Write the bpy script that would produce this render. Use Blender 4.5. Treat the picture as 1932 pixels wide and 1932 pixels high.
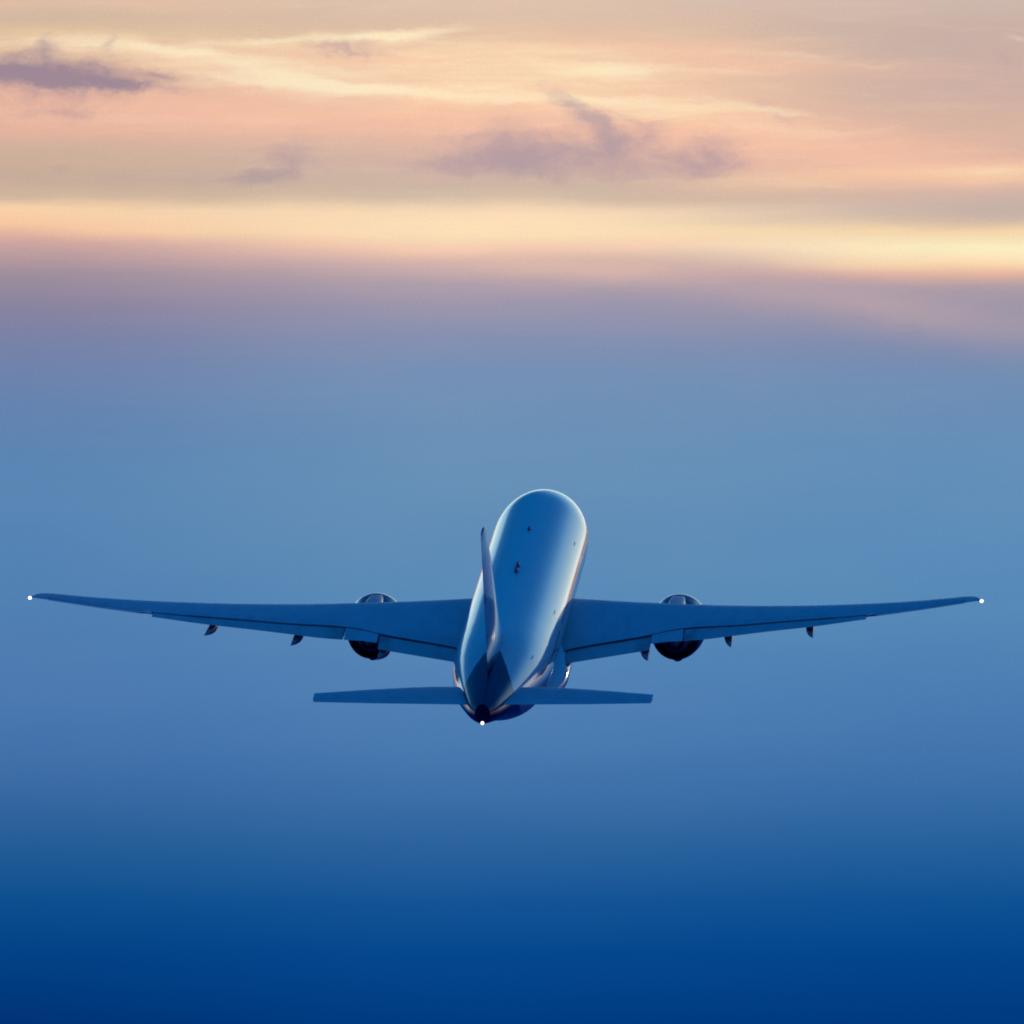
import bpy, bmesh, math
import numpy as np
from mathutils import Vector, Matrix

for o in list(bpy.data.objects):
    bpy.data.objects.remove(o)
SC = bpy.context.scene
COL = SC.collection
R = math.radians

# ------------------------------------------------------------------ camera
CAM_EL = 5.0
FOV = 2 * math.atan(966 / 29700)
cd = bpy.data.cameras.new('camera')
cam = bpy.data.objects.new('camera', cd)
COL.objects.link(cam)
cam.location = (0, 0, 1.7)
cam.rotation_euler = (R(90 + CAM_EL), 0, 0)
cd.sensor_width = 36
cd.sensor_fit = 'HORIZONTAL'
cd.lens = 18 / math.tan(FOV / 2)
cd.clip_start = 1
cd.clip_end = 50000
SC.camera = cam

SC.view_settings.view_transform = 'Standard'
SC.view_settings.look = 'None'
SC.view_settings.exposure = 0
SC.view_settings.gamma = 1
SC.view_settings.use_curve_mapping = False
SC.cycles.filter_width = 1.9

# ------------------------------------------------------------------ sky
SUN_AZ, SUN_EL = 21.0, 10.0           # degrees right of the line of sight, above the horizon


def lin(c):
    r = []
    for v in c:
        v /= 255
        r.append(v / 12.92 if v <= .04045 else ((v + .055) / 1.055) ** 2.4)
    return tuple(r)


world = bpy.data.worlds.new('World')
SC.world = world
world.use_nodes = True
NT = world.node_tree
NT.nodes.clear()


class S:
    """a node socket with arithmetic"""
    nt = None

    def __init__(self, sock):
        self.s = sock

    @staticmethod
    def put(inp, v):
        if isinstance(v, S):
            S.nt.links.new(v.s, inp)
        else:
            inp.default_value = v

    @staticmethod
    def m(op, a, b=0.0, c=0.0, clamp=False):
        n = S.nt.nodes.new('ShaderNodeMath')
        n.operation = op
        n.use_clamp = clamp
        for i, v in enumerate((a, b, c)):
            S.put(n.inputs[i], v)
        return S(n.outputs[0])

    def __add__(a, b): return S.m('ADD', a, b)
    __radd__ = __add__
    def __sub__(a, b): return S.m('SUBTRACT', a, b)
    def __rsub__(a, b): return S.m('SUBTRACT', b, a)
    def __mul__(a, b): return S.m('MULTIPLY', a, b)
    __rmul__ = __mul__
    def __truediv__(a, b): return S.m('DIVIDE', a, b)


def smooth(a, lo, hi, to0=0.0, to1=1.0):
    n = S.nt.nodes.new('ShaderNodeMapRange')
    n.interpolation_type = 'SMOOTHSTEP'
    S.put(n.inputs[0], a)
    for i, v in zip((1, 2, 3, 4), (lo, hi, to0, to1)):
        S.put(n.inputs[i], v)
    return S(n.outputs[0])


def vec(x, y, z=0.0):
    n = S.nt.nodes.new('ShaderNodeCombineXYZ')
    for i, v in enumerate((x, y, z)):
        S.put(n.inputs[i], v)
    return S(n.outputs[0])


def noise(v, scale, detail=4, rough=.55, dist=0.0):
    n = S.nt.nodes.new('ShaderNodeTexNoise')
    S.put(n.inputs['Vector'], v)
    n.inputs['Scale'].default_value = scale
    n.inputs['Detail'].default_value = detail
    n.inputs['Roughness'].default_value = rough
    n.inputs['Distortion'].default_value = dist
    return S(n.outputs[0]), S(n.outputs[1])


def mixc(f, a, b, mode='MIX'):
    n = S.nt.nodes.new('ShaderNodeMix')
    n.data_type = 'RGBA'
    n.blend_type = mode
    S.put(n.inputs[0], f)
    for i, v in ((6, a), (7, b)):
        if isinstance(v, S):
            S.nt.links.new(v.s, n.inputs[i])
        else:
            n.inputs[i].default_value = (*v, 1)
    return S(n.outputs[2])


def ramp(f, stops, interp='LINEAR'):
    n = S.nt.nodes.new('ShaderNodeValToRGB')
    n.color_ramp.interpolation = interp
    el = n.color_ramp.elements
    while len(el) > 1:
        el.remove(el[-1])
    el[0].position = stops[0][0]
    el[0].color = (*stops[0][1], 1)
    for p, c in stops[1:]:
        e = el.new(p)
        e.color = (*c, 1)
    S.put(n.inputs[0], f)
    return S(n.outputs[0])


S.nt = NT
tc = NT.nodes.new('ShaderNodeTexCoord')
sep = NT.nodes.new('ShaderNodeSeparateXYZ')
NT.links.new(tc.outputs['Generated'], sep.inputs[0])
dx, dy, dz = (S(sep.outputs[i]) for i in range(3))
PXD = 29700 * math.pi / 180          # the sky is laid out in units of 1/518 degree
az = S.m('ARCTAN2', dx, dy) * (180 / math.pi)
el = S.m('ARCSINE', dz) * (180 / math.pi)
u = az * (PXD * math.cos(R(CAM_EL))) + 966
v = 966 - (el - CAM_EL) * PXD

# gentle waviness of the cloud decks
wx = vec(u * (1 / 900), v * (1 / 260), 3.1)
n1, _ = noise(wx, 1.0, 3, .5)
wx2 = vec(u * (1 / 330), v * (1 / 60), 7.7)
n2, _ = noise(wx2, 1.0, 4, .6)
near = smooth(v, 640, 380)                  # detail fades in the even haze below
vv = v + (n1 - .5) * 70 * (near * .7 + .3) + (n2 - .5) * 26 * near

COLS = {
 'left': [(-200,(226,190,165)),(0,(226,188,162)),(40,(212,184,160)),(70,(225,194,158)),(130,(222,178,158)),(190,(234,181,158)),(250,(229,178,158)),(282,(208,178,156)),
   (340,(198,172,154)),(375,(215,184,158)),(398,(252,212,170)),(435,(250,200,162)),(465,(208,166,160)),(515,(163,144,157)),(580,(140,133,160)),
   (640,(124,132,167)),(700,(112,132,172)),(760,(103,133,176)),(900,(91,135,181)),(1050,(86,133,180)),(1200,(81,127,178)),(1300,(77,123,177)),(1400,(70,116,172)),
   (1500,(56,105,162)),(1600,(35,93,151)),(1700,(12,79,143)),(1800,(2,66,134)),(1932,(0,52,119)),(2300,(0,33,95))],
 'mid': [(-200,(222,190,172)),(0,(223,193,172)),(60,(226,193,166)),(110,(238,200,166)),(180,(238,197,166)),(240,(228,184,163)),(310,(216,181,165)),(345,(210,184,165)),
   (368,(216,190,166)),(392,(254,221,183)),(430,(255,226,184)),(465,(252,206,176)),(490,(216,181,173)),(530,(182,162,170)),(580,(157,151,173)),
   (640,(136,146,177)),(700,(121,146,181)),(800,(111,147,183)),(900,(105,146,183)),(1000,(99,143,183)),(1150,(90,139,184)),(1300,(81,129,180)),(1400,(74,123,176)),
   (1500,(62,112,168)),(1600,(43,99,157)),(1700,(20,85,150)),(1800,(5,72,142)),(1932,(0,60,130)),(2300,(0,33,95))],
 'right': [(-200,(200,178,170)),(0,(205,181,170)),(60,(202,177,166)),(130,(209,177,165)),(250,(221,181,162)),(305,(226,182,162)),(325,(250,203,166)),(343,(242,194,163)),
   (362,(214,181,166)),(390,(200,178,168)),(412,(206,181,166)),(434,(248,214,168)),(468,(255,241,197)),(497,(255,220,176)),(517,(230,181,160)),(545,(174,156,167)),
   (600,(151,148,169)),(660,(128,141,174)),(720,(114,143,180)),(850,(102,145,185)),(1000,(95,142,186)),(1150,(87,138,183)),(1300,(78,127,179)),(1400,(71,120,174)),
   (1500,(56,110,167)),(1600,(36,96,156)),(1700,(14,82,148)),(1800,(2,70,140)),(1932,(0,58,128)),(2300,(0,33,95))]}
fpos = (vv + 200) / 2500
rl, rm, rr = (ramp(fpos, [((y + 200) / 2500, lin(c)) for y, c in COLS[k]]) for k in ('left', 'mid', 'right'))
sky = mixc(smooth(u, 20, 900), rl, rm)
sky = mixc(smooth(u, 1000, 1900), sky, rr)

# wisps and cloud patches, each a soft patch of sky torn by fractal noise
_, warpc = noise(vec(u * (1 / 170), v * (1 / 75), 1.3), 1.0, 5, .62)
wsep = NT.nodes.new('ShaderNodeSeparateXYZ')
NT.links.new(warpc.s, wsep.inputs[0])
wu, wv = S(wsep.outputs[0]) - .5, S(wsep.outputs[1]) - .5
_, warpf = noise(vec(u * (1 / 46), v * (1 / 26), 6.3), 1.0, 4, .6)
wsf = NT.nodes.new('ShaderNodeSeparateXYZ')
NT.links.new(warpf.s, wsf.inputs[0])
wu = wu + (S(wsf.outputs[0]) - .5) * .32
wv = wv + (S(wsf.outputs[1]) - .5) * .32
us, vs = u + wu * 150, v + wv * 34           # for the streaks
ud, vd = u + wu * 90, v + wv * 70            # for the puffs


def patch(uu, vv_, cx, cy, rx, ry, rot=0.0, k=1.0):
    c, s = math.cos(R(rot)), math.sin(R(rot))
    a, b = uu - cx, vv_ - cy
    p = (a * (c / rx) + b * (s / rx))
    q = (b * (c / ry) - a * (s / ry))
    return S.m('POWER', 2.718, (p * p + q * q) * -1.0) * k


def total(lst, uu, vv_):
    t = None
    for a in lst:
        p = patch(uu, vv_, *a)
        t = p if t is None else t + p
    return t


PINK = [(620, 215, 450, 46, 0, .9), (420, 132, 150, 14, 8, .5), (1480, 265, 320, 60, 8, .65), (130, 205, 220, 34, 0, .5), (720, 108, 170, 18, 0, .6), (1180, 250, 330, 50, 4, .6), (1250, 90, 260, 26, 2, .5),
        (1500, 125, 260, 18, 2, .4), (1700, 290, 200, 30, 6, .4)]
GLOWS = [(760, 150, 420, 38, 5, .95), (960, 100, 300, 30, 2, .6), (1120, 140, 220, 34, 3, .7), (1220, 212, 260, 26, 4, .8), (230, 96, 200, 22, 4, .6), (520, 150, 220, 24, 10, .6), (600, 92, 150, 14, 0, .5), (1850, 332, 190, 14, 2, .5)]
BRIGHT = [(110, 84, 190, 14, 3, .9), (340, 100, 170, 12, 9, .9), (530, 140, 220, 14, 10, .9), (640, 165, 200, 14, 6, .8), (760, 172, 260, 12, 4, .7),
          (505, 79, 140, 8, -2, 1.0), (700, 72, 90, 7, -6, .8), (800, 60, 100, 11, -6, 1.15), (880, 84, 240, 14, 2, .6), (900, 128, 300, 12, 3, .6), (980, 152, 200, 11, 4, .5), (600, 128, 190, 9, 9, .6),
          (1160, 128, 110, 22, 3, .95), (1220, 196, 250, 12, 3, .85), (1440, 205, 120, 8, 9, .6), (1500, 106, 150, 8, 2, .6), (1590, 122, 90, 7, 3, .4), (1380, 130, 120, 8, 4, .4), (1500, 350, 130, 7, 3, .4), (1640, 182, 30, 5, 2, .35),
          (1850, 328, 150, 8, 2, .6), (1020, 180, 220, 12, 2, .5), (1930, 72, 50, 5, 5, .4), (400, 140, 160, 8, 10, .5)]
DARK = [(20, 138, 215, 34, 1, 1.0), (-10, 144, 150, 46, 2, .35), (215, 158, 130, 16, 4, .9), (655, 93, 85, 12, 0, .7), (92, 90, 30, 26, 0, .55), (206, 84, 14, 22, 0, .45), (120, 205, 110, 30, 0, .42), (300, 140, 60, 9, 8, .5),
        (552, 300, 78, 36, -12, .8), (475, 333, 66, 18, 0, .6), (955, 280, 125, 46, 0, .86), (1170, 292, 160, 36, 6, .62), (1010, 300, 90, 24, 0, .4), (1118, 226, 78, 18, 40, .8), (1155, 280, 34, 50, 0, .45), (1180, 225, 60, 10, 30, .4), (1345, 290, 72, 40, 0, .84),
        (1050, 192, 50, 18, 30, .55), (1440, 196, 30, 22, 20, .5), (1480, 230, 30, 16, 30, .4), (1225, 248, 44, 30, -30, .5), (850, 305, 100, 14, 0, .4), (1050, 325, 330, 20, 0, .38), (115, 325, 24, 16, 0, .35), (1900, 120, 36, 40, 0, .4)]
streak, _ = noise(vec(us * (1 / 240) + vs * (1 / 900), vs * (1 / 20), 5.0), 1.0, 7, .66)
fine, _ = noise(vec(ud * (1 / 75), vd * (1 / 40), 9.0), 1.0, 8, .68)
lace, _ = noise(vec(ud * (1 / 26), vd * (1 / 17), 2.0), 1.0, 5, .65)
mp = S.m('MINIMUM', total(PINK, us, vs), 1.0) * smooth(streak, .2, .75, .6, 1.0)
sky = mixc(mp, sky, lin((253, 196, 166)))
mg = S.m('MINIMUM', total(GLOWS, us, vs), 1.0) * smooth(streak, .25, .68, .35, 1.0)
sky = mixc(mg * .92, sky, lin((254, 215, 178)))
mb = smooth(total(BRIGHT, us, vs) + (streak - .5) * 1.5, .0, 1.75)
mb = mb * smooth(v, 420, 300)
sky = mixc(mb, sky, lin((255, 233, 194)))
# thin layered veils across the lit deck
veil, _ = noise(vec(us * (1 / 300) + vs * (1 / 500), vs * (1 / 30), 11.0), 1.0, 6, .58)
lit = S.m('MINIMUM', mg + .18, 1.0) * smooth(v, 395, 330)
sky = mixc(lit * smooth(veil, .48, .74) * .55, sky, lin((255, 233, 192)))
sky = mixc(lit * smooth(veil, .50, .24) * .55, sky, lin((240, 190, 164)))
md = smooth(total(DARK, ud, vd) + (fine - .5) * 1.3 + (lace - .5) * .5, .06, 1.38)
md = md * smooth(v, 410, 350)
sky = mixc(md * .84, sky, mixc(smooth(u, 200, 700), lin((146, 128, 148)), lin((180, 155, 162))))
mauve = total([(1700, 585, 430, 42, 9, .55), (1450, 540, 300, 26, 8, .35)], us, vs)
sky = mixc(S.m('MINIMUM', mauve, 1.0), sky, lin((186, 163, 170)))
sky = mixc(patch(us, vs, 1080, 506, 260, 24, 2, .5), sky, lin((238, 193, 170)))
# faint mottling of the haze
mot, _ = noise(vec(u * (1 / 500), v * (1 / 130), 4.4), 1.0, 5, .6)
sky = mixc(smooth(mot, .3, .7), sky, mixc(1.0, sky, (.93, .965, 1.0), 'MULTIPLY'))

speck, _ = noise(vec(u * (1 / 5), v * (1 / 5), 8.0), 1.0, 2, .6)
sky = mixc(smooth(speck, .25, .75), mixc(1.0, sky, (.975, .975, .98), 'MULTIPLY'), mixc(1.0, sky, (1.025, 1.02, 1.02), 'MULTIPLY'))
# the rest of the dome: glowing cloud above the frame, then deep blue overhead
nis = NT.nodes.new('ShaderNodeTexSky')
nis.sky_type = 'NISHITA'
nis.sun_disc = False
nis.sun_elevation = R(SUN_EL)
nis.sun_rotation = R(SUN_AZ)
nis.ozone_density = 4.0
over = mixc(1.0, mixc(1.0, S(nis.outputs[0]), (.10, .10, .10), 'MULTIPLY'), (.0, .6, 1.6), 'MULTIPLY')
deep = mixc(smooth(dy, -.5, .75), (.0, .25, .90), (.0, .052, .19))
over = mixc(.75, over, deep)
espan = el * (1 / 40)
glow_l = ramp(espan, [(6.7 / 40, (1.25, 1.28, 1.15)), (9 / 40, (.95, 1.2, 1.15)), (12.5 / 40, (.62, .98, 1.05)), (15.5 / 40, (.42, .76, .95)), (17.2 / 40, (.03, .16, .40)), (22 / 40, (.0, .08, .25))])
glow_r = ramp(espan, [(6.7 / 40, (1.5, 1.4, 1.15)), (9.5 / 40, (1.12, 1.3, 1.2)), (15 / 40, (.68, 1.0, 1.08)), (20 / 40, (.38, .74, 1.0)), (25 / 40, (.16, .44, .76)), (31 / 40, (.01, .14, .36))])
glow = mixc(smooth(az, -4, 10), glow_l, glow_r)
daz = S.m('ABSOLUTE', az - 4)
glow = mixc(smooth(daz, 16, 55), glow, (.01, .15, .42))
sky = mixc(smooth(el, 6.75, 8.2), sky, glow)
sky = mixc(smooth(el, 20, 33), sky, over)
# away from the sunset the lower sky is plain blue haze, and under the horizon it is dark
side = smooth(S.m('ABSOLUTE', az), 12, 60)
lowc = mixc(smooth(el, -2, 9), (.0, .03, .15), mixc(smooth(az, -10, 30) * smooth(az, 110, 60), (.05, .18, .46), (.34, .24, .40)))
sky = mixc(side * smooth(el, 22, 10), sky, lowc)
sky = mixc(smooth(el, 2.6, -4), sky, (.0, .009, .10))

bg = NT.nodes.new('ShaderNodeBackground')
NT.links.new(sky.s, bg.inputs[0])
bg.inputs[1].default_value = 1.0
out = NT.nodes.new('ShaderNodeOutputWorld')
NT.links.new(bg.outputs[0], out.inputs[0])
world.cycles.sampling_method = 'MANUAL'
world.cycles.sample_map_resolution = 1024

# ------------------------------------------------------------------ sun (low, ahead and to the right, behind thin cloud)
sd = bpy.data.lights.new('sun', 'SUN')
sd.energy = .13
sd.angle = R(1.5)
sd.color = (1, .72, .5)
sun = bpy.data.objects.new('sun', sd)
COL.objects.link(sun)
sdir = Vector((math.sin(R(SUN_AZ)) * math.cos(R(SUN_EL)), math.cos(R(SUN_AZ)) * math.cos(R(SUN_EL)), math.sin(R(SUN_EL))))
sun.rotation_euler = (-sdir).to_track_quat('-Z', 'Y').to_euler()
sun.location = (200, 400, 300)


# ------------------------------------------------------------------ materials
def material(name, base, rough=.4, metal=0.0, spec=.5, coat=0.0, dirt=.08, emit=None, strength=0.0):
    m = bpy.data.materials.new(name)
    m.use_nodes = True
    b = m.node_tree.nodes['Principled BSDF']
    b.inputs['Base Color'].default_value = (*base, 1)
    b.inputs['Roughness'].default_value = rough
    b.inputs['Metallic'].default_value = metal
    b.inputs['Specular IOR Level'].default_value = spec
    b.inputs['Coat Weight'].default_value = coat
    b.inputs['Coat Roughness'].default_value = .05
    if emit:
        b.inputs['Emission Color'].default_value = (*emit, 1)
        b.inputs['Emission Strength'].default_value = strength
    elif dirt:
        S.nt = m.node_tree
        t = m.node_tree.nodes.new('ShaderNodeTexCoord')
        mp_ = m.node_tree.nodes.new('ShaderNodeMapping')
        mp_.inputs['Scale'].default_value = (1.6, .35, 1.6)
        m.node_tree.links.new(t.outputs['Object'], mp_.inputs[0])
        f, _ = noise(S(mp_.outputs[0]), 1.0, 6, .65)
        c = mixc(smooth(f, .3, .75), base, tuple(x * (1 - dirt * 2.2) for x in base))
        m.node_tree.links.new(c.s, b.inputs['Base Color'])
        r = smooth(f, .25, .8, rough * .95, rough * 1.08)
        m.node_tree.links.new(r.s, b.inputs['Roughness'])
    return m


M_WING = material('wing_grey_paint', (.41, .42, .47), .42, spec=.22, dirt=.06)
M_FLAP = material('flap_grey_paint', (.36, .38, .41), .45, spec=.22, dirt=.08)
M_POD = material('fairing_grey_paint', (.2, .22, .28), .35, spec=.3, dirt=.06)
M_SPOIL = material('spoiler_grey_paint', (.385, .395, .445), .42, spec=.22, dirt=.07)
# exhaust soot on the flaps beside the engines
S.nt = M_FLAP.node_tree
_b = M_FLAP.node_tree.nodes['Principled BSDF']
_t = M_FLAP.node_tree.nodes.new('ShaderNodeTexCoord')
_s = M_FLAP.node_tree.nodes.new('ShaderNodeSeparateXYZ')
M_FLAP.node_tree.links.new(_t.outputs['Object'], _s.inputs[0])
_ax = S.m('ABSOLUTE', S(_s.outputs[0]))
_n, _ = noise(S(_t.outputs['Object']), 1.4, 4)
_soot = smooth(S.m('ABSOLUTE', _ax - 11.0), 1.1, .1) + smooth(S.m('ABSOLUTE', _ax - 8.3), .9, .1)
_c = mixc(_soot * smooth(_n, .2, .7) * .6, S(_b.inputs['Base Color'].links[0].from_socket), (.1, .1, .13))
M_FLAP.node_tree.links.new(_c.s, _b.inputs['Base Color'])
M_METAL = material('polished_leading_edge', (.78, .79, .8), .2, .9, dirt=.04)
M_COVE = material('dark_cove', (.05, .055, .06), .7, dirt=.05)
M_NAVY = material('navy_paint', (.008, .010, .06), .35, spec=.3, dirt=.04)
M_NAC = material('nacelle_blue_paint', (.02, .035, .13), .12, dirt=.05)
M_PYL = material('pylon_grey_paint', (.22, .27, .34), .3, spec=.3, dirt=.05)
M_DARK = material('hazed_sooty_metal', (.10, .10, .20), .55, .1, spec=.2, dirt=.1)  # aerial haze put into the base colour, lifting the black towards blue
M_ANT = material('dark_antenna', (.04, .06, .16), .5, dirt=.05)
M_GLASS = material('cabin_window_glass', (.03, .035, .05), .1, dirt=.02)
M_DOOR = material('door_white_paint', (.64, .64, .645), .085, dirt=.03)
M_LIGHT = material('white_lamp', (1, 1, 1), .3, emit=(1, .86, .78), strength=2.2, dirt=0)


def body_paint(name, fin=False):
    m = material(name, (.61, .655, .635), .085, dirt=.03)
    nt = m.node_tree
    S.nt = nt
    b = nt.nodes['Principled BSDF']
    t = nt.nodes.new('ShaderNodeTexCoord')
    sp = nt.nodes.new('ShaderNodeSeparateXYZ')
    nt.links.new(t.outputs['Object'], sp.inputs[0])
    x, y, z = (S(sp.outputs[i]) for i in range(3))
    xs = 30 - y
    base = S(b.inputs['Base Color'].links[0].from_socket)
    navy = (.0025, .002, .05)
    if not fin:
        # navy tail: a flame shape that starts on the crown and sweeps aft down the sides
        ax = S.m('ABSOLUTE', x)
        bound = 52.2 + 3.5 * smooth(ax, .15, 1.2) + 3.5 * S.m('MAXIMUM', ax - 1.0, 0.0) + S.m('MAXIMUM', 1.3 - z, 0.0) * -2.2
        mk = smooth(xs - bound, -.25, .25)
        # skin joints every few metres, a hair darker
        fr = S.m('FRACT', xs / 3.55)
        ln = smooth(S.m('ABSOLUTE', fr - .5), .008, .002)
        base = mixc(ln * .22, base, (.3, .3, .32))
        base = mixc(mk, base, navy)
    else:
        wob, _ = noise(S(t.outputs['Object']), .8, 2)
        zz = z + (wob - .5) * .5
        band = smooth(zz, 7.8, 8.05) * smooth(zz, 10.9, 10.5)
        base = mixc(smooth(zz, 8.3, 7.6), base, (.16, .27, .42))  # shade put into the colour: lower fin blued where sun and sky overlight it
        base = mixc(band, base, (.62, .10, .40))
        nv = smooth(zz, 7.5, 7.6) * smooth(zz, 8.35, 8.2) * smooth(xs, 58.9, 59.1)
        base = mixc(nv, base, navy)
        base = mixc(smooth(zz, 5.0, 2.9) * smooth(xs, 54.8, 56.2), base, navy)
        tip = smooth(zz, 11.85, 11.95)
        base = mixc(tip, base, lin((60, 90, 120)))
    nt.links.new(base.s, b.inputs['Base Color'])
    return m


M_BODY = body_paint('white_fuselage_paint')
M_FIN = body_paint('fin_livery_and_shade', True)

# ------------------------------------------------------------------ helpers
# aircraft frame: +Y forward, +X right wing, +Z up; xs = metres aft of the nose, y = 30 - xs
jet = bpy.data.objects.new('passenger_jet', None)
COL.objects.link(jet)
jet['label'] = 'white twin engine passenger jet climbing away with navy tail and flaps lowered'
jet['category'] = 'airplane'
jet.empty_display_size = 3
E_ = R(CAM_EL)
d = Vector((0, math.cos(E_), math.sin(E_))) + Vector((1, 0, 0)) * (979.343 - 966) / 29700 + Vector((0, -math.sin(E_), math.cos(E_))) * (966 - 1157.735) / 29700
jet.location = Vector((0, 0, 1.7)) + d.normalized() * 1000
jet.rotation_euler = (R(17.680), R(.5204), R(-3.9604))


def link(name, bm, mat, parent=jet, smooth_=True, angle=40):
    bmesh.ops.remove_doubles(bm, verts=bm.verts, dist=1e-5)
    bmesh.ops.recalc_face_normals(bm, faces=bm.faces)
    me = bpy.data.meshes.new(name)
    bm.to_mesh(me)
    bm.free()
    me.materials.append(mat)
    if smooth_:
        for p in me.polygons:
            p.use_smooth = True
        me.set_sharp_from_angle(angle=R(angle))
    o = bpy.data.objects.new(name, me)
    COL.objects.link(o)
    o.parent = parent
    return o


def P(X, xs, z):
    return Vector((X, 30 - xs, z))


def pchip(x, y):
    x, y = np.array(x, float), np.array(y, float)
    h = np.diff(x)
    dl = np.diff(y) / h
    m = np.zeros(len(x))
    for i in range(1, len(x) - 1):
        if dl[i - 1] * dl[i] > 0:
            w1, w2 = 2 * h[i] + h[i - 1], h[i] + 2 * h[i - 1]
            m[i] = (w1 + w2) / (w1 / dl[i - 1] + w2 / dl[i])
    m[0], m[-1] = dl[0], dl[-1]

    def f(q):
        i = int(min(max(np.searchsorted(x, q) - 1, 0), len(x) - 2))
        t = (q - x[i]) / h[i]
        return float((1 + 2 * t) * (1 - t) ** 2 * y[i] + t * (1 - t) ** 2 * h[i] * m[i] + t * t * (3 - 2 * t) * y[i + 1] + t * t * (t - 1) * h[i] * m[i + 1])
    return f


def lerp(x, y):
    return lambda q: float(np.interp(q, x, y))


def loft(rings, closed=True, cap0=True, cap1=True):
    bm = bmesh.new()
    vr = [[bm.verts.new(p) for p in r] for r in rings]
    n = len(rings[0])
    for a, b in zip(vr, vr[1:]):
        for i in range(n if closed else n - 1):
            j = (i + 1) % n
            bm.faces.new((a[i], a[j], b[j], b[i]))
    if cap0:
        bm.faces.new(vr[0])
    if cap1:
        bm.faces.new(vr[-1][::-1])
    return bm


def ellipsoid_bm(c, r, seg=20, rings=12):
    bm = bmesh.new()
    bmesh.ops.create_uvsphere(bm, u_segments=seg, v_segments=rings, radius=1)
    for v_ in bm.verts:
        v_.co = Vector((v_.co.x * r[0], v_.co.y * r[1], v_.co.z * r[2])) + c
    return bm


# ------------------------------------------------------------------ fuselage
f_top = pchip([0, .3, 1, 2, 3, 4, 5, 6, 7, 8, 9.5, 11, 47, 50, 53, 56, 59, 61.5, 62.9], [-.9, -.35, .35, 1.05, 1.65, 2.1, 2.47, 2.73, 2.9, 3.02, 3.09, 3.1, 3.1, 3.05, 2.92, 2.72, 2.42, 2.12, 1.92])
f_bot = pchip([0, .3, 1, 2, 3, 4.5, 6.5, 9, 11, 42, 44, 46, 48, 50, 54, 58, 62.9], [-.9, -1.35, -1.85, -2.25, -2.5, -2.75, -2.95, -3.07, -3.1, -3.1, -3.04, -2.88, -2.6, -2.2, -1.25, -.32, .66])
f_wid = pchip([0, .3, 1, 2, 3, 4.5, 6.5, 9, 11, 43, 46, 49, 52, 55, 58, 60, 62, 62.9], [.0, .55, 1.1, 1.62, 2.02, 2.45, 2.83, 3.05, 3.1, 3.1, 3.03, 2.86, 2.55, 2.15, 1.66, 1.3, .85, .5])


def fus_pt(xs, ph, grow):
    t, b, w = f_top(xs), f_bot(xs), f_wid(xs)
    c = b + (t - b) * float(np.interp(xs, [46, 60], [.5, .40]))
    cs = math.cos(ph)
    return P((w + grow) * math.sin(ph), xs, c + ((t - c if cs > 0 else c - b) + grow) * cs)


def fus_ring(xs, n=96, grow=0.0):
    return [fus_pt(xs, 2 * math.pi * k / n, grow) for k in range(n)]


st = [.02, .1, .2, .35, .6, 1, 1.5, 2, 2.6, 3.2, 4, 5, 6, 7, 8, 9, 10, 11, 13] + list(np.arange(16, 42, 3)) + list(np.arange(42, 62.9, .5)) + [62.9]
body = link('fuselage', loft([fus_ring(x) for x in st]), M_BODY)

# APU exhaust ring at the end of the tail cone
rg = [[P(.16 * s_ * math.sin(k * math.pi / 12), x, 1.42 + .26 * s_ * math.cos(k * math.pi / 12)) for k in range(24)] for x, s_ in ((62.85, 1), (63.02, .92), (63.02, .75), (62.92, .7))]
link('exhaust_outlet', loft(rg, cap0=False), M_NAVY, body)
link('tail_light', ellipsoid_bm(P(0, 62.98, .74), (.105, .105, .105)), M_LIGHT, body)

# blade antennas on the crown
for xs, w, l, h in ((19.5, .11, .34, .2), (30.0, .15, .5, .26), (31.5, .15, .5, .26)):
    rings = []
    for k in range(7):
        f = k / 6
        lx, ww, sh = l * (1 - .45 * f ** 2), w * (1 - .35 * f ** 2), .35 * f * l
        rings.append([P(-.03 + ww * math.sin(a) * (1 if math.sin(a) >= 0 else 1), xs + sh + lx * math.cos(a), 3.05 + (h + .05) * f) for a in np.linspace(0, 2 * math.pi, 16, endpoint=False)])
    link('antenna', loft(rings), M_ANT, body)


def skin_patch(x0, x1, p0, p1, off, nx=6, np_=10, thick=.03):
    """a curved panel on the right side of the cabin, standing a little proud of the skin"""
    bm = bmesh.new()
    grid = []
    for lay in (off, off - thick):
        g = []
        for i in range(nx + 1):
            row = []
            for j in range(np_ + 1):
                xs, ph = x0 + (x1 - x0) * i / nx, R(p0 + (p1 - p0) * j / np_)
                row.append(bm.verts.new(fus_pt(xs, ph, lay)))
            g.append(row)
        grid.append(g)
    for g in grid:
        for i in range(nx):
            for j in range(np_):
                bm.faces.new((g[i][j], g[i + 1][j], g[i + 1][j + 1], g[i][j + 1]))
    a, b = grid
    for i in range(nx):
        bm.faces.new((a[i][0], a[i + 1][0], b[i + 1][0], b[i][0]))
        bm.faces.new((a[i][np_], a[i + 1][np_], b[i + 1][np_], b[i][np_]))
    for j in range(np_):
        bm.faces.new((a[0][j], a[0][j + 1], b[0][j + 1], b[0][j]))
        bm.faces.new((a[nx][j], a[nx][j + 1], b[nx][j + 1], b[nx][j]))
    return bm


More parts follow.
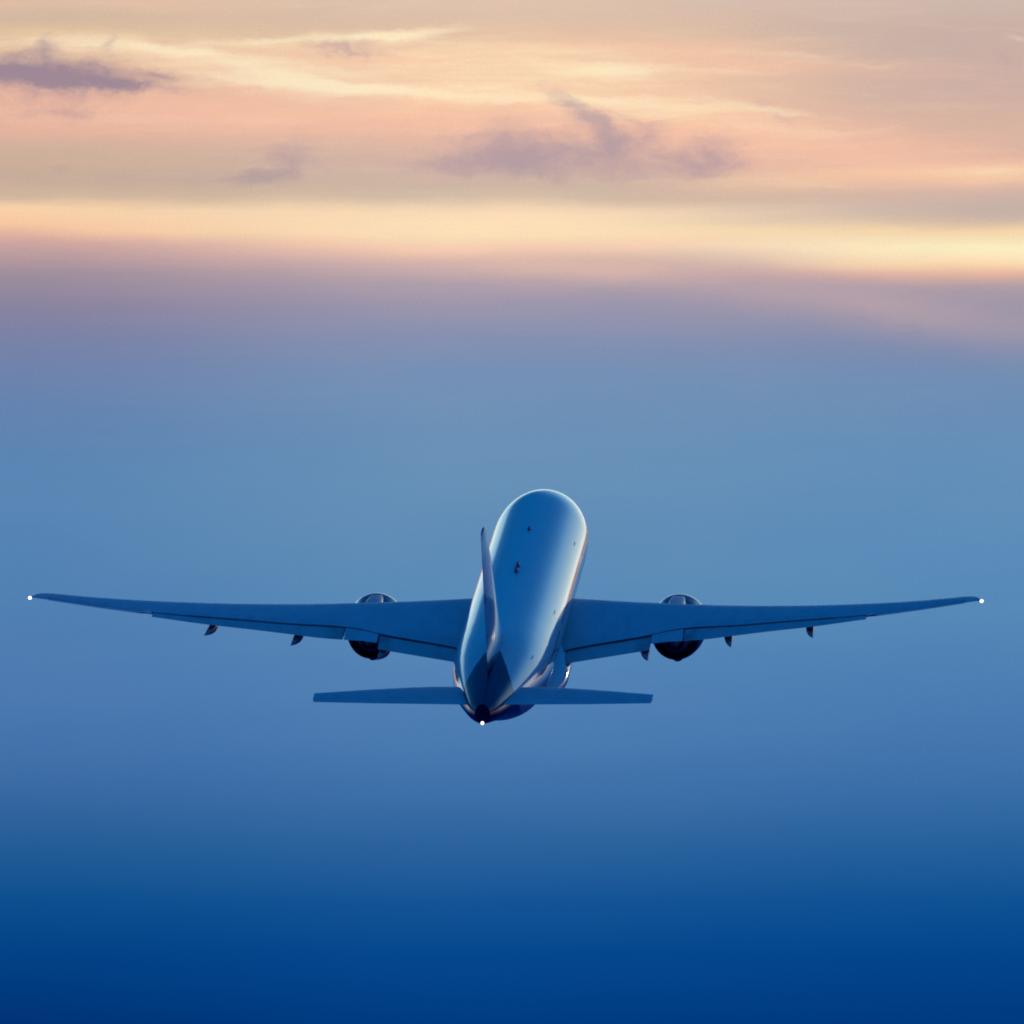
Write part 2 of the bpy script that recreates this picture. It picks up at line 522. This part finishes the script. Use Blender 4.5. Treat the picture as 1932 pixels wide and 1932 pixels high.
DOORS = (16.75, 36.25, 50.25)
for i, xs in enumerate(DOORS):
    ph = 60 if i < 2 else 54
    dr = link('door', skin_patch(xs - .53, xs + .53, ph + 2, ph + 40, .002), M_DOOR)
    link('gutter', skin_patch(xs - .5, xs + .5, ph - .5, ph + .7, .012, np_=3, thick=.05), M_ANT, dr)
wbm = None
for xs in np.arange(9.2, 49, .56):
    if min(abs(xs - q) for q in DOORS) < .9:
        continue
    link('window', skin_patch(xs - .13, xs + .13, 78.3, 82.5, .006, 1, 2, .02), M_GLASS, body)

# wing to body fairing under the belly
ff_w = pchip([18.5, 20.5, 23, 26, 36, 39, 41, 43], [1.2, 2.6, 3.35, 3.55, 3.55, 3.35, 2.7, 1.2])
ff_b = pchip([18.5, 20.5, 23, 26, 36, 39, 41, 43], [-2.9, -3.2, -3.45, -3.6, -3.6, -3.45, -3.2, -2.9])
ff_t = pchip([18.5, 20.5, 23, 26, 36, 39, 41, 43], [-2.5, -1.7, -.9, -.75, -1.5, -1.75, -2.1, -2.6])
rings = []
for xs in np.arange(18.5, 43.01, .7):
    w, b, t = ff_w(xs), ff_b(xs), ff_t(xs)
    c, h = (t + b) / 2, (t - b) / 2
    rr_ = []
    for k in range(64):
        a = 2 * math.pi * k / 64
        s_, c_ = math.sin(a), math.cos(a)
        rr_.append(P(w * math.copysign(abs(s_) ** .72, s_), xs, c + h * math.copysign(abs(c_) ** .72, c_)))
    rings.append(rr_)
link('belly_fairing', loft(rings), M_BODY)

# ------------------------------------------------------------------ wings
LEx = lambda X: 22.1 + (X - 3.1) * .682
LEz = pchip([2.2, 3.4, 6.6, 9.8, 12.3, 16.5, 20.9, 25.2, 29.1, 30], [-.9, -.77, -.46, -.09, .21, .84, 1.63, 2.53, 3.50, 3.74])
HIx = lerp([2.2, 9.6, 10.7, 14.2, 17.2, 22.4, 28.9, 30], [33.4, 33.45, 33.85, 35.28, 36.5, 38.67, 41.4, 41.86])
HIz = pchip([2.2, 3.4, 8.55, 10.7, 14.2, 17.2, 22.4, 25.5, 28.9, 30], [-1.82, -1.5, -.52, .01, .55, 1.09, 2.03, 2.72, 3.57, 3.85])
TEx = lerp([2.2, 9.6, 30], [35.6, 35.4, 42.6])
THK = lerp([2.2, 6, 12, 22, 30], [.125, .112, .10, .095, .085])


def yt(x, t):
    x = max(x, 0)
    return 5 * t * (.2969 * math.sqrt(x) - .126 * x - .3516 * x * x + .2843 * x ** 3 - .1015 * x ** 4)


def wing_geo(X):
    """leading edge, chord and thickness; the leading edge sits below the crest that is seen from behind"""
    c = TEx(X) - LEx(X)
    t = THK(X)
    h = max(yt(q, t) - q * math.tan(R(15)) for q in np.linspace(0, .15, 60)) * c
    return LEx(X), LEz(X) - h, c, t


UP = [1 - math.cos(a) for a in np.linspace(0, math.pi / 2, 15)]


def wing_section(X, s, lip=.035, cove=.55):
    x0, z0, c, t = wing_geo(X)
    xh, zh = HIx(X), HIz(X)
    q = (xh - x0) / c
    up, lo = [], []
    for f in UP:
        xx = f * q
        zl = z0 + (zh - z0) * f
        y_, yh = yt(xx, t) * c, yt(q, t) * c
        up.append((x0 + xx * c, zl + y_ - yh * f))
        lo.append((x0 + xx * c, zl - y_ - yh * f))
    cov = min(cove, (xh - x0) * .15)
    zt = np.interp(xh - cov, [p[0] for p in up], [p[1] for p in up])
    zb = np.interp(xh - cov, [p[0] for p in lo], [p[1] for p in lo])
    pts = up[::-1] + [p for p in lo[1:] if p[0] < xh - cov - .05][:12]
    lo_in = [p for p in lo[1:] if p[0] < xh - cov - .05]
    # fixed count on the lower side
    lx = np.linspace(0, 1, 13)[1:]
    lows = []
    for k in lx:
        xx = x0 + (xh - cov - x0) * k * k
        lows.append((xx, float(np.interp(xx, [p[0] for p in lo], [p[1] for p in lo]))))
    pts = up[::-1] + lows + [(xh - cov, float(zt) - lip - .02), (xh, zh - lip)]
    return [P(s * X, a, b) for a, b in pts]


def upper_z(X, xs):
    x0, z0, c, t = wing_geo(X)
    xh, zh = HIx(X), HIz(X)
    q = (xh - x0) / c
    f = (xs - x0) / (xh - x0)
    return z0 + (zh - z0) * f + yt(f * q, t) * c - yt(q, t) * c * f


def lower_z(X, xs):
    x0, z0, c, t = wing_geo(X)
    xh, zh = HIx(X), HIz(X)
    q = (xh - x0) / c
    f = (xs - x0) / (xh - x0)
    return z0 + (zh - z0) * f - yt(f * q, t) * c - yt(q, t) * c * f


def panel(s, Xa, Xb, lex, lez, tex, tez, t, n=10, k=14):
    rings = []
    for X in np.linspace(Xa, Xb, n):
        x0, z0, x1, z1 = lex(X), lez(X), tex(X), tez(X)
        c = x1 - x0
        fs = [(1 - math.cos(a)) / 2 for a in np.linspace(0, math.pi, k)]
        up = [(x0 + f * c, z0 + (z1 - z0) * f + yt(f, t) * c) for f in fs]
        lo = [(x0 + f * c, z0 + (z1 - z0) * f - yt(f, t) * c * .8) for f in fs[1:-1]]
        rings.append([P(s * X, a, b) for a, b in up[::-1] + lo])
    return loft(rings)


def canoe(s, X, xa, za, xt, Xt, zt, w, h):
    """flap track fairing: a slim pod whose pointed tail droops behind the flap"""
    rings = []
    for f in np.linspace(0, 1, 26):
        xs = xa + (xt - xa) * f
        r = math.sin(math.pi / 2 * min(f / .4, 1)) ** .8 if f < .5 else max(.02, 1 - ((f - .5) / .5) ** 1.35)
        e = max(0, (f - .45) / .55)
        cz = za + (zt - za) * e ** 1.1
        cx = X + (Xt - X) * e ** 1.3
        ring = []
        for a in np.linspace(0, 2 * math.pi, 24, endpoint=False):
            ca = math.cos(a)
            ring.append(P(s * (cx + w * r * math.sin(a)), xs, cz + (h * .25 if ca > 0 else h) * r * ca))
        rings.append(ring)
    return loft(rings)


def make_wing(s):
    Xs = list(np.linspace(2.3, 28.9, 60))
    bm = loft([wing_section(X, s) for X in Xs])
    # fixed trailing panel between outboard flap and aileron
    tpl = panel(s, 22.56, 23.06, lambda X: HIx(X) - .3, lambda X: HIz(X) - .09, TEx, lambda X: HIz(X) + .17 + (X - 22.5) * .1, .06, 3)
    me = bpy.data.meshes.new('tmp')
    tpl.to_mesh(me); tpl.free(); bm.from_mesh(me); bpy.data.meshes.remove(me)
    # tip, with the leading edge curving back
    rings = []
    for X, k in ((28.9, 0), (29.2, .05), (29.45, .16), (29.62, .32), (29.74, .55), (29.8, .8)):
        x0, z0, c, t = wing_geo(X)
        x1, z1 = TEx(X), float(np.interp(X, [28.9, 29.8], [3.64, 3.84]))
        xa = x0 + c * k
        za = z0 + (z1 - z0) * k
        cc = x1 - xa
        tt = t * (1 - k * .6)
        fs = [(1 - math.cos(a)) / 2 for a in np.linspace(0, math.pi, 16)]
        rings.append([P(s * X, xa + f * cc, za + (z1 - za) * f + yt(f, tt) * cc) for f in fs][::-1] + [P(s * X, xa + f * cc, za + (z1 - za) * f - yt(f, tt) * cc) for f in fs[1:-1]])
    tpl = loft(rings)
    me = bpy.data.meshes.new('tmp')
    tpl.to_mesh(me); tpl.free(); bm.from_mesh(me); bpy.data.meshes.remove(me)
    w = link('wing', bm, M_WING, angle=30)

    # slats: polished nose of the wing, with small gaps
    cuts = [3.5, 9.0, 11.0, 14.0, 17.0, 20.0, 23.0, 26.0, 28.8]
    for a, b in zip(cuts, cuts[1:]):
        if (a, b) == (9.0, 11.0):
            continue
        rings = []
        for X in np.linspace(a + .03, b - .03, 10):
            x0, z0, c, t = wing_geo(X)
            xh, zh = HIx(X), HIz(X)
            q = (xh - x0) / c
            pts = []
            pr = .018
            for f in (.03, .02, .012, .006, .002, 0, .002, .006, .012, .02, .03):
                pts.append(f)
            up = [(x0 + f * q * c, upper_z(X, x0 + f * q * c)) for f in (.035, .024, .014, .007, .002)]
            lo = [(x0 + f * q * c, lower_z(X, x0 + f * q * c)) for f in (.002, .007, .014, .024, .035)]
            outer = [(p[0] - pr, p[1] + pr * .6) for p in up] + [(x0 - pr * 1.4, z0)] + [(p[0] - pr, p[1] - pr) for p in lo]
            inner = [(p[0] + .05, p[1] - .03) for p in up] + [(x0 + .05, z0)] + [(p[0] + .05, p[1] + .03) for p in lo]
            rings.append([P(s * X, p[0], p[1]) for p in outer + inner[::-1]])
        link('slat', loft(rings), M_METAL, w)

    # flaps
    flz = lambda dz: (lambda X: HIz(X) - dz)
    link('flap', panel(s, 3.3, 8.6, lambda X: HIx(X) - .42, lambda X: HIz(X) - .27, TEx, lerp([3.3, 8.0, 8.6], [-1.95, -1.19, -1.08]), .15), M_FLAP, w)
    link('flaperon', panel(s, 8.68, 10.72, lambda X: HIx(X) - .12, lambda X: HIz(X) - .15, TEx, lerp([8.6, 10.7], [-.68, -.40]), .13), M_WING, w)
    link('flap', panel(s, 10.8, 22.5, lambda X: HIx(X) - .34, lambda X: HIz(X) - .22, TEx, pchip([10.7, 12, 14, 16, 19.4, 22.6], [-.40, -.20, .22, .64, 1.32, 2.05]), .15, 16), M_FLAP, w)
    link('aileron', panel(s, 23.12, 28.85, lambda X: HIx(X) + .02, lambda X: HIz(X) - .075, TEx, lerp([23.1, 26.2, 28.9], [2.27, 2.97, 3.62]), .12), M_WING, w)
    # spoilers: thin lids lying on the rear of the wing
    for a, b in ((3.6, 5.5), (5.56, 7.4), (11.1, 12.9), (12.96, 14.8), (14.86, 16.7), (16.76, 18.6), (18.66, 20.5)):
        rings = []
        for X in np.linspace(a, b, 4):
            xh = HIx(X)
            ch = np.interp(X, [3, 11, 22], [1.5, 1.1, .8])
            pu = [(xh - ch * (1 - k) + .02, upper_z(X, min(xh - ch * (1 - k), xh)) + .018) for k in np.linspace(0, 1, 5)]
            rings.append([P(s * X, *p) for p in pu] + [P(s * X, p[0], p[1] - .03) for p in pu[::-1]])
        link('spoiler', loft(rings), M_SPOIL, w, angle=25)
    # flap track fairings
    for X, xt, Xt, zt, ww, hh, drop in ((18.85, 40.0, 19.2, .83, .26, .45, .45), (13.6, 38.0, 13.92, -.27, .28, .5, .5), (8.2, 36.6, 8.58, -1.50, .32, .6, .6)):
        xa = xt - 5.6
        link('flap_track_fairing', canoe(s, X, xa, lower_z(X, min(xa + 3.0, HIx(X) - .7)) - .2, xt, Xt, zt, ww, hh), M_POD, w)
    link('flap_support', canoe(s, 3.45, 33.5, -1.95, 36.3, 3.3, -2.12, .16, .28), M_POD, w)
    # wingtip lamp
    lb = loft([[P(s * (29.72 + k), 42.2 + .25 * math.cos(a) * r_, 3.80 + .05 * math.sin(a) * r_) for a in np.linspace(0, 2 * math.pi, 12, endpoint=False)] for k, r_ in ((0, 1), (.1, .8), (.24, .4))])
    lb2 = link('lamp_housing', lb, M_DARK, w)
    link('wingtip_light', ellipsoid_bm(P(s * 29.91, 42.45, 3.80), (.115, .14, .105)), M_LIGHT, w)
    return w


wings = [make_wing(s) for s in (-1, 1)]


# ------------------------------------------------------------------ engines
def make_engine(s):
    X0, Z0 = s * 9.74, -2.4

    def circ(xs, r, n=64, dz=0.0, toe=.0):
        return [P(X0 + r * math.sin(2 * math.pi * k / n), xs, Z0 + dz + r * math.cos(2 * math.pi * k / n)) for k in range(n)]
    rn = pchip([21.0, 21.3, 21.9, 23, 24.4, 25.2, 25.8, 26.3], [1.62, 1.72, 1.80, 1.80, 1.74, 1.65, 1.56, 1.46])
    outer = [circ(x, rn(x)) for x in np.linspace(21.0, 26.3, 24)]
    inner = [circ(26.3, 1.40), circ(25.5, 1.38), circ(25.0, 1.36)]
    e = link('engine', loft(outer + inner, cap0=False), M_NAC)
    lip = [circ(21.02, 1.625)] + [circ(21.0 - .28 * math.sin(a), 1.53 + .095 * math.cos(a)) for a in np.linspace(.15, math.pi, 8)] + [circ(21.6, 1.40), circ(22.4, 1.42)]
    link('inlet_lip', loft(lip, cap0=False), M_METAL, e)
    link('core_nozzle', loft([circ(24.6, 1.0), circ(26.0, .98), circ(27.0, .78), circ(27.5, .62), circ(27.5, .55), circ(26.9, .55)]), M_DARK, e)
    link('exhaust_cone', loft([circ(26.8, .42, 32), circ(27.5, .36, 32), circ(28.2, .15, 32), circ(28.45, .03, 32)]), M_DARK, e)
    # pylon from the crown of the nacelle up to the wing
    rings = []
    ptop = pchip([21.6, 22.2, 23.5, 25.5, 27.2, 29.5, 31.5], [-.70, -.60, -.48, -.34, -.24, -.35, -1.0])
    pbot = pchip([21.6, 22.2, 23.5, 25.5, 27.2, 29.5, 31.5], [-1.1, -1.2, -1.4, -1.5, -1.5, -1.5, -1.4])
    pw = pchip([21.6, 22.2, 23.5, 25.5, 27.2, 29.5, 31.5], [.25, .42, .52, .58, .60, .45, .1])
    for xs in np.linspace(21.6, 31.5, 30):
        t, b, w = ptop(xs), pbot(xs), pw(xs)
        c, h = (t + b) / 2, (t - b) / 2
        rr_ = []
        for k in range(28):
            a = 2 * math.pi * k / 28
            q = .45
            rr_.append(P(X0 - s * .05 + w * math.copysign(abs(math.sin(a)) ** q, math.sin(a)), xs, c + h * math.copysign(abs(math.cos(a)) ** q, math.cos(a))))
        rings.append(rr_)
    link('pylon', loft(rings), M_PYL, e, angle=60)
    # vortex strake on the inboard shoulder
    bm = bmesh.new()
    a0 = R(48)
    pts = []
    for sd_ in (-.02, .02):
        pr = []
        for xs, o in ((22.4, 0), (22.9, .25), (23.6, .5), (24.1, .55), (24.1, 0)):
            r_ = rn(xs) - .02 + o
            pr.append(bm.verts.new(P(X0 - s * (r_ * math.sin(a0) + sd_ * math.cos(a0)), xs, Z0 + r_ * math.cos(a0) - sd_ * math.sin(a0))))
        pts.append(pr)
    bm.faces.new(pts[0]); bm.faces.new(pts[1][::-1])
    for i in range(5):
        j = (i + 1) % 5
        bm.faces.new((pts[0][i], pts[0][j], pts[1][j], pts[1][i]))
    link('strake', bm, M_NAC, e, smooth_=False)
    dm = ellipsoid_bm(Vector((X0 + .05, 30 - 25.2, Z0 - 1.63)), (.3, .7, .1), 16, 8)
    link('drain_fairing', dm, M_NAC, e)
    return e


for s in (-1, 1):
    make_engine(s)

# ------------------------------------------------------------------ tailplane
SLx = lambda X: 54.3 + (X - 1) * .75
STx = lambda X: 60.6 + (X - 1) * .28
SLz = pchip([.6, 1, 2.2, 3.3, 6.7, 10.45], [.88, .95, 1.16, 1.37, 1.82, 2.22])
STz = lerp([.6, 1, 3, 6.7, 10.45], [1.3, 1.34, 1.5, 1.78, 2.10])


def make_stab(s):
    T = lerp([.6, 2, 10.45], [.12, .095, .08])

    def sec(X, f0, f1, k=12, d=0.0, cut=0.0):
        x0, x1 = SLx(X), STx(X)
        c = x1 - x0
        t = T(X)
        h = max(yt(q, t) - q * math.tan(R(13)) for q in np.linspace(0, .15, 40)) * c
        z0, z1 = SLz(X) - h, STz(X)
        x0c = x0 + cut * c
        fs = [f0 + (f1 - f0) * (1 - math.cos(a)) / 2 for a in np.linspace(0, math.pi, k)]
        up = [(x0 + f * c, z0 + (z1 - z0) * f + yt(max(f, cut), t) * c * (1 if f >= cut else 0)) for f in fs]
        lo = [(x0 + f * c, z0 + (z1 - z0) * f - yt(f, t) * c) for f in fs]
        return [P(s * X, *p) for p in up[::-1] + lo[1:] ] if f0 == 0 else [P(s * X, *p) for p in up[::-1] + lo]
    Xs = list(np.linspace(.5, 10.2, 24)) + [10.35, 10.42, 10.45]
    main = loft([sec(X, 0, .715) for X in Xs])
    t = link('tailplane', main, M_WING, angle=30)
    link('elevator', loft([sec(X, .722, 1.0) for X in np.linspace(.8, 10.4, 16)]), M_WING, t, angle=30)
    # root fillet where the tailplane meets the tail cone
    return t


for s in (-1, 1):
    make_stab(s)

# ------------------------------------------------------------------ fin
FLx = pchip([2.2, 3.0, 4.0, 12.0, 12.35], [46.4, 47.9, 49.3, 58.9, 59.7])
FTx = lerp([2.2, 12.35], [57.7, 62.25])
FT = lerp([2.2, 12.35], [.085, .062])


def fin_sec(z, f0, f1, k=16):
    x0, x1 = FLx(z), FTx(z)
    c = x1 - x0
    t = FT(z)
    fs = [f0 + (f1 - f0) * (1 - math.cos(a)) / 2 for a in np.linspace(0, math.pi, k)]
    a = [P(yt(f, t) * c, x0 + f * c, z) for f in fs]
    b = [P(-yt(f, t) * c, x0 + f * c, z) for f in fs]
    return a[::-1] + (b[1:] if f0 == 0 else b)


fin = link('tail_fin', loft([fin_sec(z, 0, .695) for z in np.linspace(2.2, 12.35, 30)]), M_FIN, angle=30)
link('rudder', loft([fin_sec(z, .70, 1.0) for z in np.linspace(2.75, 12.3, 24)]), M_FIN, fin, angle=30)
